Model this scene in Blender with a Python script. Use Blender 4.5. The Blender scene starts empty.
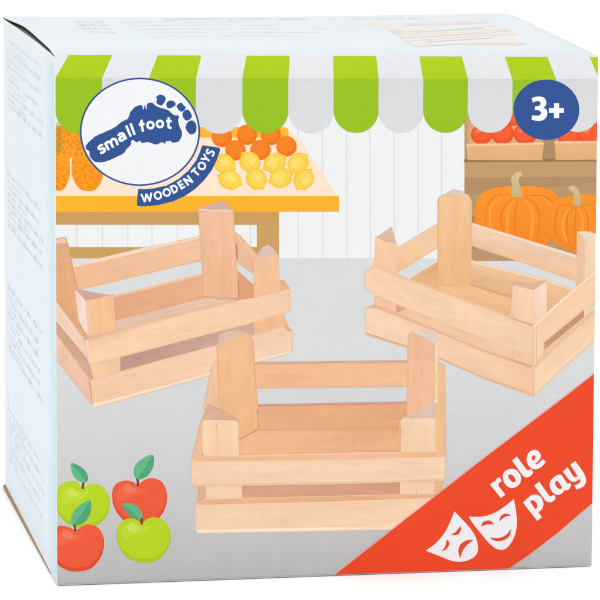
import bpy, bmesh, math, random
import numpy as np
from mathutils import Vector, Matrix
from mathutils.geometry import tessellate_polygon
random.seed(7)
C = bpy.context.scene.collection
scene = bpy.context.scene

# ------------------------------------------------------------------ camera
U = 0.2                                   # one box height in metres
CAM = Vector((-0.9493288, -7.13798959, 1.92485613)) * U
YAW, PIT, ROL = -0.19549453, 1.38292625, 0.01445434
FOC = 3905.9247                           # focal length in photo pixels (600 wide)
R3 = (Matrix.Rotation(YAW, 3, 'Z') @ Matrix.Rotation(PIT, 3, 'X')
      @ Matrix.Rotation(ROL, 3, 'Z'))
cd = bpy.data.cameras.new('camera'); cam = bpy.data.objects.new('camera', cd); C.objects.link(cam)
cd.sensor_width = 36; cd.lens = FOC / 600 * 36; cd.clip_start = 0.05; cd.clip_end = 200
cam.matrix_world = Matrix.Translation(CAM) @ R3.to_4x4()
scene.camera = cam

# ------------------------------------------------------------------ world: white photo tent
w = bpy.data.worlds.new('World'); scene.world = w; w.use_nodes = True
bg = w.node_tree.nodes['Background']
bg.inputs[0].default_value = (1, 1, 1, 1); bg.inputs[1].default_value = 1.12
scene.view_settings.view_transform = 'Standard'; scene.view_settings.look = 'None'
scene.view_settings.exposure = 0; scene.view_settings.gamma = 1

def area(name, loc, target, size, power, col=(1, 1, 1)):
    l = bpy.data.lights.new(name, 'AREA'); l.shape = 'SQUARE'; l.size = size; l.energy = power; l.color = col
    o = bpy.data.objects.new(name, l); C.objects.link(o); o.location = loc
    d = Vector(target) - Vector(loc); o.rotation_euler = d.to_track_quat('-Z', 'Y').to_euler()
    return o
area('softbox_above', (-0.05, -0.35, 1.5), (0.1, 0.0, 0.0), 1.0, 7.2)
area('softbox_front', (-0.5, -1.9, 0.75), (0.1, 0.0, 0.1), 0.9, 0.5)

# ------------------------------------------------------------------ helpers
def lin(c):
    c /= 255.0
    return c / 12.92 if c <= 0.04045 else ((c + 0.055) / 1.055) ** 2.4
GAIN = 0.815
def col(c):
    return tuple(min(0.93, lin(v) * GAIN) for v in c) + (1.0,)

def new_mat(name, rough=0.5, spec=0.3):
    m = bpy.data.materials.new(name); m.use_nodes = True
    nt = m.node_tree; b = nt.nodes['Principled BSDF']
    b.inputs['Roughness'].default_value = rough
    b.inputs['Specular IOR Level'].default_value = spec
    return m, nt, b
def noise(nt, scale, detail=4, coord='Object', mapping=None, rough=0.55):
    tc = nt.nodes.new('ShaderNodeTexCoord')
    n = nt.nodes.new('ShaderNodeTexNoise'); n.inputs['Scale'].default_value = scale
    n.inputs['Detail'].default_value = detail; n.inputs['Roughness'].default_value = rough
    if mapping:
        mp = nt.nodes.new('ShaderNodeMapping'); mp.inputs['Scale'].default_value = mapping
        nt.links.new(tc.outputs[coord], mp.inputs['Vector']); nt.links.new(mp.outputs[0], n.inputs['Vector'])
    else:
        nt.links.new(tc.outputs[coord], n.inputs['Vector'])
    return n
def ramp(nt, src, lo, hi, a=0.3, b=0.7):
    r = nt.nodes.new('ShaderNodeMapRange'); r.inputs[1].default_value = a; r.inputs[2].default_value = b
    r.inputs[3].default_value = lo; r.inputs[4].default_value = hi
    nt.links.new(src, r.inputs[0]); return r.outputs[0]
def mult(nt, a, b):
    m = nt.nodes.new('ShaderNodeMix'); m.data_type = 'RGBA'; m.blend_type = 'MULTIPLY'
    m.inputs[0].default_value = 1.0
    nt.links.new(a, m.inputs[6]); nt.links.new(b, m.inputs[7]); return m.outputs[2]
def paper_bump(nt, b, strength=0.10, scale=420):
    n1 = noise(nt, scale, 3); n2 = noise(nt, 28, 3)
    ad = nt.nodes.new('ShaderNodeMath'); ad.operation = 'MULTIPLY_ADD'; ad.inputs[1].default_value = 2.5
    nt.links.new(n2.outputs[0], ad.inputs[0]); nt.links.new(n1.outputs[0], ad.inputs[2])
    bp = nt.nodes.new('ShaderNodeBump'); bp.inputs['Strength'].default_value = strength
    bp.inputs['Distance'].default_value = 0.0004
    nt.links.new(ad.outputs[0], bp.inputs['Height']); nt.links.new(bp.outputs[0], b.inputs['Normal'])
def ink(name, amount=0.024, rough=0.42):
    m, nt, b = new_mat(name, 0.5, 0.09)
    a = nt.nodes.new('ShaderNodeAttribute'); a.attribute_name = 'Col'
    o = mult(nt, a.outputs['Color'], ramp(nt, noise(nt, 60, 6, rough=0.7).outputs[0], 1 - amount, 1 + amount))
    o = mult(nt, o, ramp(nt, noise(nt, 900, 2).outputs[0], 1 - amount * .7, 1 + amount * .7))
    nt.links.new(o, b.inputs['Base Color']); paper_bump(nt, b)
    return m
INK = ink('printed_ink'); INKT = ink('printed_fruit_ink', 0.045)
def wood_ink():
    m, nt, b = new_mat('printed_wood', 0.5, 0.09)
    a = nt.nodes.new('ShaderNodeAttribute'); a.attribute_name = 'Col'
    o = mult(nt, a.outputs['Color'], ramp(nt, noise(nt, 1.0, 5, 'UV', (0.035, 0.55, 1), 0.6).outputs[0], 0.955, 1.04))
    o = mult(nt, o, ramp(nt, noise(nt, 1.0, 3, 'UV', (0.012, 0.06, 1)).outputs[0], 0.94, 1.05))
    o = mult(nt, o, ramp(nt, noise(nt, 1.0, 3, 'UV', (0.07, 0.1, 1)).outputs[0], 0.965, 1.03))
    # sparse darker grain flecks
    f = ramp(nt, noise(nt, 1.0, 2, 'UV', (0.09, 1.1, 1)).outputs[0], 0.0, 1.0, 0.66, 0.76)
    mx = nt.nodes.new('ShaderNodeMix'); mx.data_type = 'RGBA'; mx.inputs[6].default_value = (1, 1, 1, 1)
    mx.inputs[7].default_value = (0.88, 0.76, 0.66, 1); nt.links.new(f, mx.inputs[0])
    o = mult(nt, o, mx.outputs[2])
    nt.links.new(o, b.inputs['Base Color']); paper_bump(nt, b)
    return m
WOOD = wood_ink()

# ------------------------------------------------------------------ the carton: corner positions (metres)
FTL = Vector((-0.00132, 0, 0.20292)); FBL = Vector((0.00033, 0, 0.0))
FTR = Vector((0.20703, 0, 0.20023));  FBR = Vector((0.21009, 0, 0.0))
BTL = Vector((-0.00106, 0.16172, 0.1982)); BBL = Vector((-0.00022, 0.16172, 0.0))
BTR = Vector((0.21400, 0.16172, 0.19789)); BBR = Vector((0.2118, 0.16172, 0.0))

def homography(src, dst):
    A = []; y = []
    for (px, py), (a, b) in zip(src, dst):
        A.append([px, py, 1, 0, 0, 0, -a * px, -a * py]); y.append(a)
        A.append([0, 0, 0, px, py, 1, -b * px, -b * py]); y.append(b)
    h = np.linalg.lstsq(np.array(A, float), np.array(y, float), rcond=None)[0]
    return np.append(h, 1).reshape(3, 3)
def happ(H, p):
    q = H @ np.array([p[0], p[1], 1.0]); return q[0] / q[2], q[1] / q[2]
# measured artwork coordinates -> metres on each printed face
cF = [(54, 54.5), (57, 586), (598, 56), (591, 566)]
HF = homography(cF, [(v.x, v.z) for v in (FTL, FBL, FTR, FBR)])
HL = homography([(3, 16.5), (5, 486), (54, 54.5), (57, 586)], [(0, 1), (0, 0), (1, 1), (1, 0)])  # (toward the front, up)
HT = homography([(54, 54.5), (598, 56), (3, 16.5), (514, 13)], [(0, 0), (1, 0), (0, 1), (1, 1)])

STEP = 2.2e-6
LAID = []                                  # (bounding box, ink layer) of everything printed so far
def nextz(pts=None):
    """lowest ink layer above whatever is already printed under these points"""
    if pts is None: pts = [(50, 50), (603, 590)]
    x0 = min(p[0] for p in pts) - .3; x1 = max(p[0] for p in pts) + .3
    y0 = min(p[1] for p in pts) - .3; y1 = max(p[1] for p in pts) + .3
    lv = 0
    for (a, b, c, d, l) in LAID:
        if l > lv and a < x1 and c > x0 and b < y1 and d > y0: lv = l
    LAID.append((x0, y0, x1, y1, lv + 1))
    return (lv + 1) * STEP + 2e-5
def front(p, z):
    X, Z = happ(HF, p); return Vector((X, -z, Z))
def leftface_uv(u, v, z=0):
    a = BBL.lerp(FBL, u); b = BTL.lerp(FTL, u); q = a.lerp(b, v); return q + Vector((-z, 0, 0))
def leftface(p, z=0):
    return leftface_uv(*happ(HL, p), z)
def topface_uv(u, v, z=0):
    q = FTL.lerp(FTR, u).lerp(BTL.lerp(BTR, u), v)
    sag = -0.0009 * math.sin(math.pi * min(1, max(0, u))) * (max(0, v) ** 6)      # slack back edge
    rr = max(0, u - 0.975) / 0.025
    return q + Vector((0, 0, z + sag - 0.0006 * rr * rr * v))
def topface(p, z=0):
    return topface_uv(*happ(HT, p), z)

CLIP = [(55.4, 54.8), (598.1, 57.0), (591.5, 565.5), (57.3, 585.5)]
def clip(poly, cl=CLIP):
    out = list(poly)
    for i in range(len(cl)):
        a, b = cl[i], cl[(i + 1) % len(cl)]
        def side(p): return (b[0] - a[0]) * (p[1] - a[1]) - (b[1] - a[1]) * (p[0] - a[0])
        inp, out = out, []
        for j in range(len(inp)):
            p, q = inp[j - 1], inp[j]
            sp, sq = side(p), side(q)
            if (sp >= 0) != (sq >= 0):
                t = sp / (sp - sq); out.append((p[0] + (q[0] - p[0]) * t, p[1] + (q[1] - p[1]) * t))
            if sq >= 0: out.append(q)
        if not out: return []
    return out

def smooth(pts, n=5):
    """closed Catmull-Rom through the points"""
    o = []; N = len(pts)
    for i in range(N):
        p0, p1, p2, p3 = [np.array(pts[(i + k) % N], float) for k in (-1, 0, 1, 2)]
        for s in range(n):
            t = s / n
            o.append(tuple(0.5 * ((2 * p1) + (-p0 + p2) * t + (2 * p0 - 5 * p1 + 4 * p2 - p3) * t * t
                                  + (-p0 + 3 * p1 - 3 * p2 + p3) * t ** 3)))
    return o
def smooth_open(pts, n=6):
    P = [pts[0]] + list(pts) + [pts[-1]]; o = []
    for i in range(1, len(P) - 2):
        p0, p1, p2, p3 = [np.array(P[i + k], float) for k in (-1, 0, 1, 2)]
        for s in range(n):
            t = s / n
            o.append(tuple(0.5 * ((2 * p1) + (-p0 + p2) * t + (2 * p0 - 5 * p1 + 4 * p2 - p3) * t * t
                                  + (-p0 + 3 * p1 - 3 * p2 + p3) * t ** 3)))
    o.append(tuple(pts[-1])); return o
def ell(cx, cy, rx, ry, n=40, rot=0, jit=0):
    c, s = math.cos(rot), math.sin(rot); o = []
    for i in range(n):
        a = 2 * math.pi * i / n; k = 1 + random.uniform(-jit, jit)
        x, y = rx * k * math.cos(a), ry * k * math.sin(a)
        o.append((cx + c * x - s * y, cy + s * x + c * y))
    return o
def zoomed(x0, y0, s, pts):
    return [(x0 + x / s, y0 + y / s) for x, y in pts]
def resample(poly, seg=6.0):
    o = []
    for i in range(len(poly)):
        a, b = poly[i], poly[(i + 1) % len(poly)]
        n = max(1, int(math.hypot(b[0] - a[0], b[1] - a[1]) / seg))
        for k in range(n): o.append((a[0] + (b[0] - a[0]) * k / n, a[1] + (b[1] - a[1]) * k / n))
    return o

class Print:
    """collects flat ink shapes of one printed motif into one mesh"""
    def __init__(s, mapper=front, cl=True): s.v = []; s.f = []; s.c = []; s.uv = []; s.map = mapper; s.cl = cl
    def poly(s, pts, c, c2=None, ang=None, grain=None, z=None):
        pts = [tuple(p) for p in pts]
        if s.cl: pts = clip(pts)
        if len(pts) < 3: return s
        z = nextz(pts) if z is None else z
        tris = tessellate_polygon([[Vector((p[0], p[1], 0)) for p in pts]])
        g = math.radians(grain or 0); d = (math.cos(g), math.sin(g)); off = (random.uniform(0, 900), random.uniform(0, 900))
        if c2 is not None:
            a = math.radians(ang if ang is not None else 90); e = (math.cos(a), math.sin(a))
            q = [p[0] * e[0] + p[1] * e[1] for p in pts]; lo, hi = min(q), max(q)
        b = len(s.v)
        for i, p in enumerate(pts):
            s.v.append(s.map(p, z))
            if c2 is None: s.c.append(col(c))
            else:
                t = (q[i] - lo) / max(1e-6, hi - lo); s.c.append(col([c[k] + (c2[k] - c[k]) * t for k in range(3)]))
            s.uv.append((p[0] * d[0] + p[1] * d[1] + off[0], -p[0] * d[1] + p[1] * d[0] + off[1]))
        for t in tris:
            A, B, D = (pts[k] for k in t)
            if abs((B[0]-A[0])*(D[1]-A[1])-(B[1]-A[1])*(D[0]-A[0])) < 1e-9: continue
            s.f.append(tuple(b + k for k in t))
        return s
    def stroke(s, pts, w, c, closed=False, taper=None):
        n = len(pts); L = []; R = []
        for i in range(n):
            if closed: a, b = pts[i - 1], pts[(i + 1) % n]
            else: a, b = pts[max(0, i - 1)], pts[min(n - 1, i + 1)]
            dx, dy = b[0] - a[0], b[1] - a[1]; l = math.hypot(dx, dy) or 1
            ww = w / 2 * (taper(i / (n - 1)) if taper else 1)
            nx, ny = -dy / l * ww, dx / l * ww
            L.append((pts[i][0] + nx, pts[i][1] + ny)); R.append((pts[i][0] - nx, pts[i][1] - ny))
        z = nextz(L + R); m = n if closed else n - 1
        for i in range(m):
            j = (i + 1) % n
            s.poly([L[i], L[j], R[j], R[i]], c, z=z + (i % 3) * 7e-7)
        return s
    def build(s, name, parent, mat=INK):
        me = bpy.data.meshes.new(name); me.from_pydata(s.v, [], s.f); me.update()
        ca = me.color_attributes.new('Col', 'FLOAT_COLOR', 'POINT')
        for i, c in enumerate(s.c): ca.data[i].color = c
        uvl = me.uv_layers.new(name='UVMap')
        for lp in me.loops: uvl.data[lp.index].uv = s.uv[lp.vertex_index]
        me.materials.append(mat)
        o = bpy.data.objects.new(name, me); C.objects.link(o); o.parent = parent
        return o

def mesh_obj(name, v, f, mat, parent=None, smooth_shade=False):
    me = bpy.data.meshes.new(name); me.from_pydata(v, [], f); me.update(); me.materials.append(mat)
    bm = bmesh.new(); bm.from_mesh(me); bmesh.ops.recalc_face_normals(bm, faces=bm.faces); bm.to_mesh(me); bm.free()
    if smooth_shade:
        for p in me.polygons: p.use_smooth = True
    o = bpy.data.objects.new(name, me); C.objects.link(o)
    if parent: o.parent = parent
    return o

# ------------------------------------------------------------------ the surface it stands on
m, nt, b = new_mat('white_sweep', 0.7, 0.1)
nt.links.new(ramp(nt, noise(nt, 3, 3).outputs[0], 0.94, 0.96), b.inputs['Base Color'])
v = []; f = []
N = 24
prof = [(-6.0, 0.0), (1.6, 0.0)] + [(1.6 + 1.2 * math.sin(a), 1.2 - 1.2 * math.cos(a)) for a in [math.pi / 2 * k / 12 for k in range(1, 13)]] + [(2.8, 4.0)]
for y, z in prof: v += [(-5, y, z - 0.0004), (5, y, z - 0.0004)]
for i in range(len(prof) - 1): f.append((2 * i, 2 * i + 1, 2 * i + 3, 2 * i + 2))
ground = mesh_obj('ground', v, f, m, smooth_shade=True); ground['kind'] = 'structure'

# ------------------------------------------------------------------ carton shell
def board_mat(name, base, amount=0.015, rough=0.5):
    m, nt, b = new_mat(name, rough, 0.3)
    rgb = nt.nodes.new('ShaderNodeRGB'); rgb.outputs[0].default_value = base
    o = mult(nt, rgb.outputs[0], ramp(nt, noise(nt, 25, 5, rough=0.65).outputs[0], 1 - amount, 1 + amount))
    nt.links.new(o, b.inputs['Base Color']); paper_bump(nt, b, 0.15); return m
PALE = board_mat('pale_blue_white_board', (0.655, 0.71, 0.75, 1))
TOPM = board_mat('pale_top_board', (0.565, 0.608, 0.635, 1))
KRAFT = board_mat('brown_kraft_board', (0.36, 0.22, 0.12, 1), 0.12, 0.8)
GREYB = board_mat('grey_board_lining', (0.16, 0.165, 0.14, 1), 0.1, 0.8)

box = bpy.data.objects.new('toy_carton', None); C.objects.link(box); box.location = (0.105, 0.08, 0)
bpy.context.view_layer.update()
box['label'] = 'closed pale blue cardboard carton printed with an awning, market fruit and three wooden crates'
box['category'] = 'cardboard box'

# openings of the seam between side and lid, measured on the two faces
low = [(3, 18), (6, 20.6), (10, 23.4), (16, 27.2), (22, 31.6), (30, 37.2), (38, 43.2), (46, 49.8), (51, 53.6), (53.0, 55.2)]
upp = [(1.4, 15.2), (5, 18.3), (11, 21.2), (18, 24.2), (24, 27.4), (30, 32.0), (36, 37.2), (43, 43.4), (49, 49.0), (53.2, 54.2)]

def plan(c4, r, seg=5):
    """rounded outline FL -> FR -> BR -> BL, z follows the corners"""
    o = []
    for i in range(4):
        p, a, b = c4[i], c4[i - 1], c4[(i + 1) % 4]
        ri = r[i]; da = (a - p).normalized() * ri; db = (b - p).normalized() * ri
        for k in range(seg + 1):
            t = k / seg; q = p + da * (1 - t) ** 2 + db * t ** 2
            o.append(q)
    return o
rt = [0.0009, 0.0005, 0.0015, 0.0006]
T = plan([FTL, FTR, BTR, BTL], rt); B = plan([FBL, FBR, BBR, BBL], rt)
nT = len(T)
# side panel on the left is a separate panel: the loft covers front, right, back and the fold radii
rb = 0.0003; lip = 0.0009
v = []; f = []
rows = [0.0, 0.15, 0.3, 0.5, 1.0]   # bottom rounding rows then straight wall
def row(k):
    out = []
    for a, b in zip(B, T):
        cen = Vector((0.105, 0.08, a.z)); up = (b - a).normalized()
        d = (cen - a); d.z = 0
        if k < 4:
            th = math.pi / 2 * k / 4
            q = a + up * (rb * (1 - math.cos(math.pi / 2 - th)) ) if False else a + up * (rb * (1 - math.cos(th))) + d.normalized() * rb * 0.8 * (1 - math.sin(th)) * 1.0
        elif k == 4: q = a + up * rb
        else: q = b - up * lip
        out.append(q)
    return out
R_ = [row(k) for k in range(6)]
for r_ in R_: v += r_
for k in range(5):
    for i in range(nT):
        if i == nT - 1: continue       # left wall built below
        f.append((k * nT + i, k * nT + i + 1, (k + 1) * nT + i + 1, (k + 1) * nT + i))
f.append(tuple(range(nT)))
wall = mesh_obj('carton_wall', v, f, PALE, box)
# left side panel: a thin board whose upper edge sags away from the lid
u0 = 0.0006 / 0.1617; u1 = 1 - 0.0009 / 0.1617
top_uv = [happ(HL, p) for p in low]
top_uv = [(min(max(a, u0), u1), min(b_, 1.0)) for a, b_ in top_uv]
top_uv[0] = (u0, top_uv[0][1]); top_uv[-1] = (u1, min(1 - 0.004, top_uv[-1][1]))
v = []; f = []
n = len(top_uv)
for lay, off in enumerate((0.0, -0.00035)):
    for a, b_ in top_uv: v.append(leftface_uv(a, b_, off))
    for a, b_ in top_uv: v.append(leftface_uv(a, rb / 0.2, off))
    for a, b_ in top_uv: v.append(leftface_uv(a, 0.0, off - 0.0007))
for lay in (0, 1):
    o_ = lay * 3 * n
    for i in range(n - 1):
        f.append((o_ + i, o_ + i + 1, o_ + n + i + 1, o_ + n + i)); f.append((o_ + n + i, o_ + n + i + 1, o_ + 2 * n + i + 1, o_ + 2 * n + i))
for i in range(n - 1): f.append((i, i + 1, 3 * n + i + 1, 3 * n + i))
side = mesh_obj('side_panel', v, f, PALE, box)
side.data.materials.append(KRAFT)
for p in side.data.polygons:
    vs = [side.data.vertices[k].co for k in p.vertices]
    if abs(p.normal.z) > 0.5 and min(q.z for q in vs) > 0.15: p.material_index = 1

# lid: flat sheet with a rolled front edge and a left edge that bows inward
edge_uv = [happ(HT, p) for p in upp]            # back -> front
v = []; f = []; nc = 60
edge_uv = sorted([(a, min(max(b_, 0.0), 1.0)) for a, b_ in edge_uv], key=lambda t: t[1])
vb = [0.0055] + [k / 48 for k in range(1, 48)] + [1.0]
def left_u(vv):
    if vv <= edge_uv[0][1]: return edge_uv[0][0]
    for (a, va), (b_, vb_) in zip(edge_uv, edge_uv[1:]):
        if vv <= vb_: return a + (b_ - a) * (vv - va) / max(1e-6, vb_ - va)
    return edge_uv[-1][0]
rowsT = []
for th in (0, 22, 45, 67):
    a = math.radians(th); r_ = []
    for i in range(nc + 1):
        u = i / nc; p = FTL.lerp(FTR, u); r_.append(p + Vector((0, lip * (1 - math.cos(a)), -lip * (1 - math.sin(a)))))
    rowsT.append(r_)
for vv in vb:
    r_ = []
    for i in range(nc + 1):
        lu = left_u(vv); uu = lu + (1 - lu) * (i / nc)
        p = topface_uv(uu, vv)
        if vv > .99: rr = max(0, uu - 0.975) / 0.025; p += Vector((0, -0.0035 * rr * rr, 0))
        r_.append(p)
    rowsT.append(r_)
for r_ in rowsT: v += r_
W_ = nc + 1
for k in range(len(rowsT) - 1):
    for i in range(nc): f.append((k * W_ + i, k * W_ + i + 1, (k + 1) * W_ + i + 1, (k + 1) * W_ + i))
# back rim turned down
base = (len(rowsT) - 1) * W_; b0 = len(v)
for i in range(W_): v.append(v[base + i] + Vector((0, 0.0002, -0.0012)))
for i in range(nc): f.append((base + i, base + i + 1, b0 + i + 1, b0 + i))
# right rim turned down
b1 = len(v); idx = [k * W_ + nc for k in range(4, len(rowsT))]
for k in idx: v.append(v[k] + Vector((0.0002, 0, -0.0014)))
for j in range(len(idx) - 1): f.append((idx[j], idx[j + 1], b1 + j + 1, b1 + j))
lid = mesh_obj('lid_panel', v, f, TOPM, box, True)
# the lid's board thickness along the open seam
v = []; f = []
for k in range(4, len(rowsT)):
    p = rowsT[k][0]; v += [p + Vector((0.00002, 0, 0.00001)), p + Vector((0.0001, 0, -0.0002))]
for i in range(len(v) // 2 - 1): f.append((2 * i, 2 * i + 1, 2 * i + 3, 2 * i + 2))
mesh_obj('lid_edge', v, f, KRAFT, lid)
# inner tuck flap seen as darkness in the seam
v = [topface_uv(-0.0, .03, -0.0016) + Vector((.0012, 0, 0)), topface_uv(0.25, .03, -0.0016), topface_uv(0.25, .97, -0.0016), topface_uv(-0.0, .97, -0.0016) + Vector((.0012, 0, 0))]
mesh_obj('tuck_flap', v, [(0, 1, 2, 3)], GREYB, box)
# bottom flap of brown board showing below the left side
v = []; f = []
bf = [(2.6, 484.0), (16, 511.5), (30, 540), (42, 563.5), (50.5, 579.5)]
for i, p in enumerate(bf):
    u, _ = happ(HL, p); u = min(max(u, 0.005), 0.955); k = 1 - i / 4.0
    a = leftface_uv(u, 0, 0)
    o1 = 0.0001 + 0.0008 * k
    v += [a + Vector((0.002, 0, 0.0016)), a + Vector((-o1, 0, 0.0010 * (0.3 + .7 * k))), a + Vector((-o1, 0, -0.0001)), a + Vector((0.002, 0, -0.0001))]
for i in range(len(bf) - 1):
    for j in range(4): f.append((4 * i + j, 4 * i + (j + 1) % 4, 4 * i + 4 + (j + 1) % 4, 4 * i + 4 + j))
f += [(0, 1, 2, 3), (16, 17, 18, 19)]
KRAFT2 = board_mat('tan_kraft_board', (0.33, 0.19, 0.10, 1), 0.12, 0.8)
mesh_obj('bottom_flap', v, f, KRAFT2, box)

# ------------------------------------------------------------------ printed backdrop on the front: wall and floor
P = Print()
P.poly([(50, 50), (603, 50), (603, 262), (50, 262)], (238, 239, 240))
for x in (76.4, 102, 127.4, 151.6, 177, 202, 226, 250, 274, 298, 322.5, 346.5, 370, 394, 418, 441.5, 465):
    P.stroke([(x, 100), (x + 0.6, 259)], 1.1, (219, 219, 219))
P.build('printed_plank_wall', box)
P = Print()
fl = [(50, 258.4, (217, 219, 219)), (0, 300, (217, 219, 220)), (0, 360, (216, 218, 219)), (0, 430, (212, 212, 214)),
      (0, 500, (203, 203, 204)), (0, 545, (194, 194, 195)), (0, 592, (187, 187, 188))]
zz = nextz()
for (_, ya, ca), (_, yb, cb) in zip(fl, fl[1:]):
    for k in range(8):
        xa, xb = 50 + k * 70, 120 + k * 70
        P.poly([(xa, ya), (xb, ya), (xb, yb), (xa, yb)], ca, cb, 90, z=zz)
FLOORP = ink('printed_floor_ink', 0.03)
P.build('printed_floor', box, FLOORP)
P = Print(); P.poly([(50, 584.6), (60, 584.3), (595, 564.3), (595, 567), (50, 590)], (160, 172, 176)); P.build('bottom_fold_shade', box)  # shade of the bottom fold, painted as a thin darker line

# ------------------------------------------------------------------ market table with fruit
tb = Print()
tb.poly([(257, 224), (279.2, 224), (279.2, 258.5), (257, 258.5)], (203, 160, 96))
tb.poly([(50, 247.3), (257.2, 247.3), (257.2, 258.6), (50, 258.6)], (204, 160, 94), (196, 153, 88), 0)
tb.poly([(50, 211.5), (279.2, 211.5), (279.2, 225), (50, 225)], (202, 157, 92))
tb.poly([(50, 128), (286, 128), (299, 137), (339, 197.5), (50, 197.5)], (252, 228, 204))
tb.poly([(50, 127), (285, 127), (288.5, 129), (289, 137.6), (50, 137.6)], (250, 180, 52))
tb.poly([(50, 196.2), (339.3, 196.2), (339.3, 212), (50, 212)], (252, 180, 42), (250, 176, 44), 0)
table = tb.build('printed_market_table', box)

def dots(P, inside, n, x0, x1, y0, y1, r, c, gap):
    pts = []; z = nextz([(x0, y0), (x1, y1)]); t = 0
    while len(pts) < n and t < 4000:
        t += 1; x, y = random.uniform(x0, x1), random.uniform(y0, y1)
        if not inside(x, y) or any((x - a) ** 2 + (y - b_) ** 2 < gap * gap for a, b_ in pts): continue
        pts.append((x, y)); rr = r * random.uniform(0.6, 1.3)
        P.poly(ell(x, y, rr * 1.3, rr, 7, random.uniform(0, 3)), c, z=z)
def pineapple(cx, top, bot, rx, hole=None):
    P = Print()
    body = smooth([(cx - rx * .75, top + 4), (cx, top), (cx + rx * .8, top + 5), (cx + rx * 1.0, top + 32), (cx + rx * .98, bot - 14),
                   (cx + rx * .55, bot - 2), (cx, bot), (cx - rx * .55, bot - 3), (cx - rx, bot - 16), (cx - rx * .95, top + 30)])
    P.poly(body, (250, 164, 40), (246, 148, 20), 90)
    def ins(x, y): return ((x - cx) / rx) ** 2 < .85 and top + 4 < y < bot - 3 and ((x - cx) / rx) ** 2 + ((y - (bot - 20)) / 19) ** 2 < .88 + (9 if y < bot - 20 else 0)
    dots(P, ins, 42, cx - rx, cx + rx, top, bot, 1.5, (238, 136, 22), 3.6)
    dots(P, ins, 22, cx - rx, cx + rx, top, bot, .62, (214, 124, 30), 4.5)
    dots(P, ins, 22, cx - rx, cx + rx, top, bot, .9, (253, 172, 52), 5)
    return P.build('printed_pineapple', table, INKT)
pineapple(57.5, 128, 190.8, 12.2)
pineapple(87.5, 124, 191.2, 15.6)
P = Print()
P.poly([(56, 126), (84, 124), (84, 158), (71, 157.5), (66, 162), (56, 158)], (249, 158, 34))
dots(P, lambda x, y: True, 30, 58, 82, 130, 155, 1.4, (238, 136, 22), 3.6)
dots(P, lambda x, y: True, 16, 58, 82, 130, 155, .6, (212, 122, 32), 4.5)
P.build('printed_pineapple', table, INKT)
P = Print()
for i in range(15):
    y = 119 + i * 2.2; x = 56.5 + random.uniform(-.5, .5); l = random.uniform(4, 7)
    P.stroke([(x, y + 6), (x + l * .5, y + 2), (x + l, y - 2.5 + random.uniform(-1, 1))], .75, (128, 148, 62), taper=lambda t: 1.1 - .8 * t)
P.build('printed_pineapple_leaf', table)

def orange(cx, cy, r=10.3):
    P = Print()
    P.poly(ell(cx, cy, r, r), (243, 128, 26))
    P.poly(ell(cx + .5, cy + .8, r * .9, r * .88), (240, 118, 20))
    P.poly(ell(cx - .6, cy - .9, r * .76, r * .72), (244, 130, 32))
    return P.build('printed_orange', table, INKT)
for x, y in [(222, 137), (247, 134.8), (271, 135), (235.6, 150.4), (260.6, 150), (286.6, 146.4)]: orange(x, y)
def lemon(cx, cy, rx, ry, rot):
    rx *= 1.07; ry *= 1.1
    P = Print(); c, s = math.cos(rot), math.sin(rot)
    def tr(pts): return [(cx + c * x - s * y, cy + s * x + c * y) for x, y in pts]
    sh = [(-1.28, 0.0), (-1.02, -.33), (-.72, -.78), (0, -1), (.72, -.78), (1.02, -.33), (1.26, 0), (1.02, .33), (.7, .8), (0, 1), (-.7, .8), (-1.02, .33)]
    P.poly(smooth(tr([(a * rx, b_ * ry) for a, b_ in sh]), 4), (247, 200, 62))
    P.poly(smooth(tr([(a * rx * .82, b_ * ry * .84 - .5) for a, b_ in sh]), 4), (251, 210, 80))
    P.poly(smooth(tr([(a * rx * .5 - 1.2, b_ * ry * .5 - 1.4) for a, b_ in sh]), 4), (254, 222, 112))
    P.stroke(tr([(-rx * .9, .6), (0, 1.4), (rx * .55, 1.0)]), .6, (245, 196, 64))
    return P.build('printed_lemon', table, INKT)
for a in [(224.5, 164, 9.6, 8.8, .55), (250, 162.5, 9.6, 9.2, .9), (275, 163, 10, 8.8, -.5), (298.3, 163.5, 9.6, 9, -.8),
          (230, 180, 10, 8.8, .35), (256.5, 179, 9.4, 9.4, 1.0), (281, 178, 9.8, 9, -.35), (303.8, 179.3, 9.5, 9, 2.2)]:
    lemon(*a)

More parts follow.
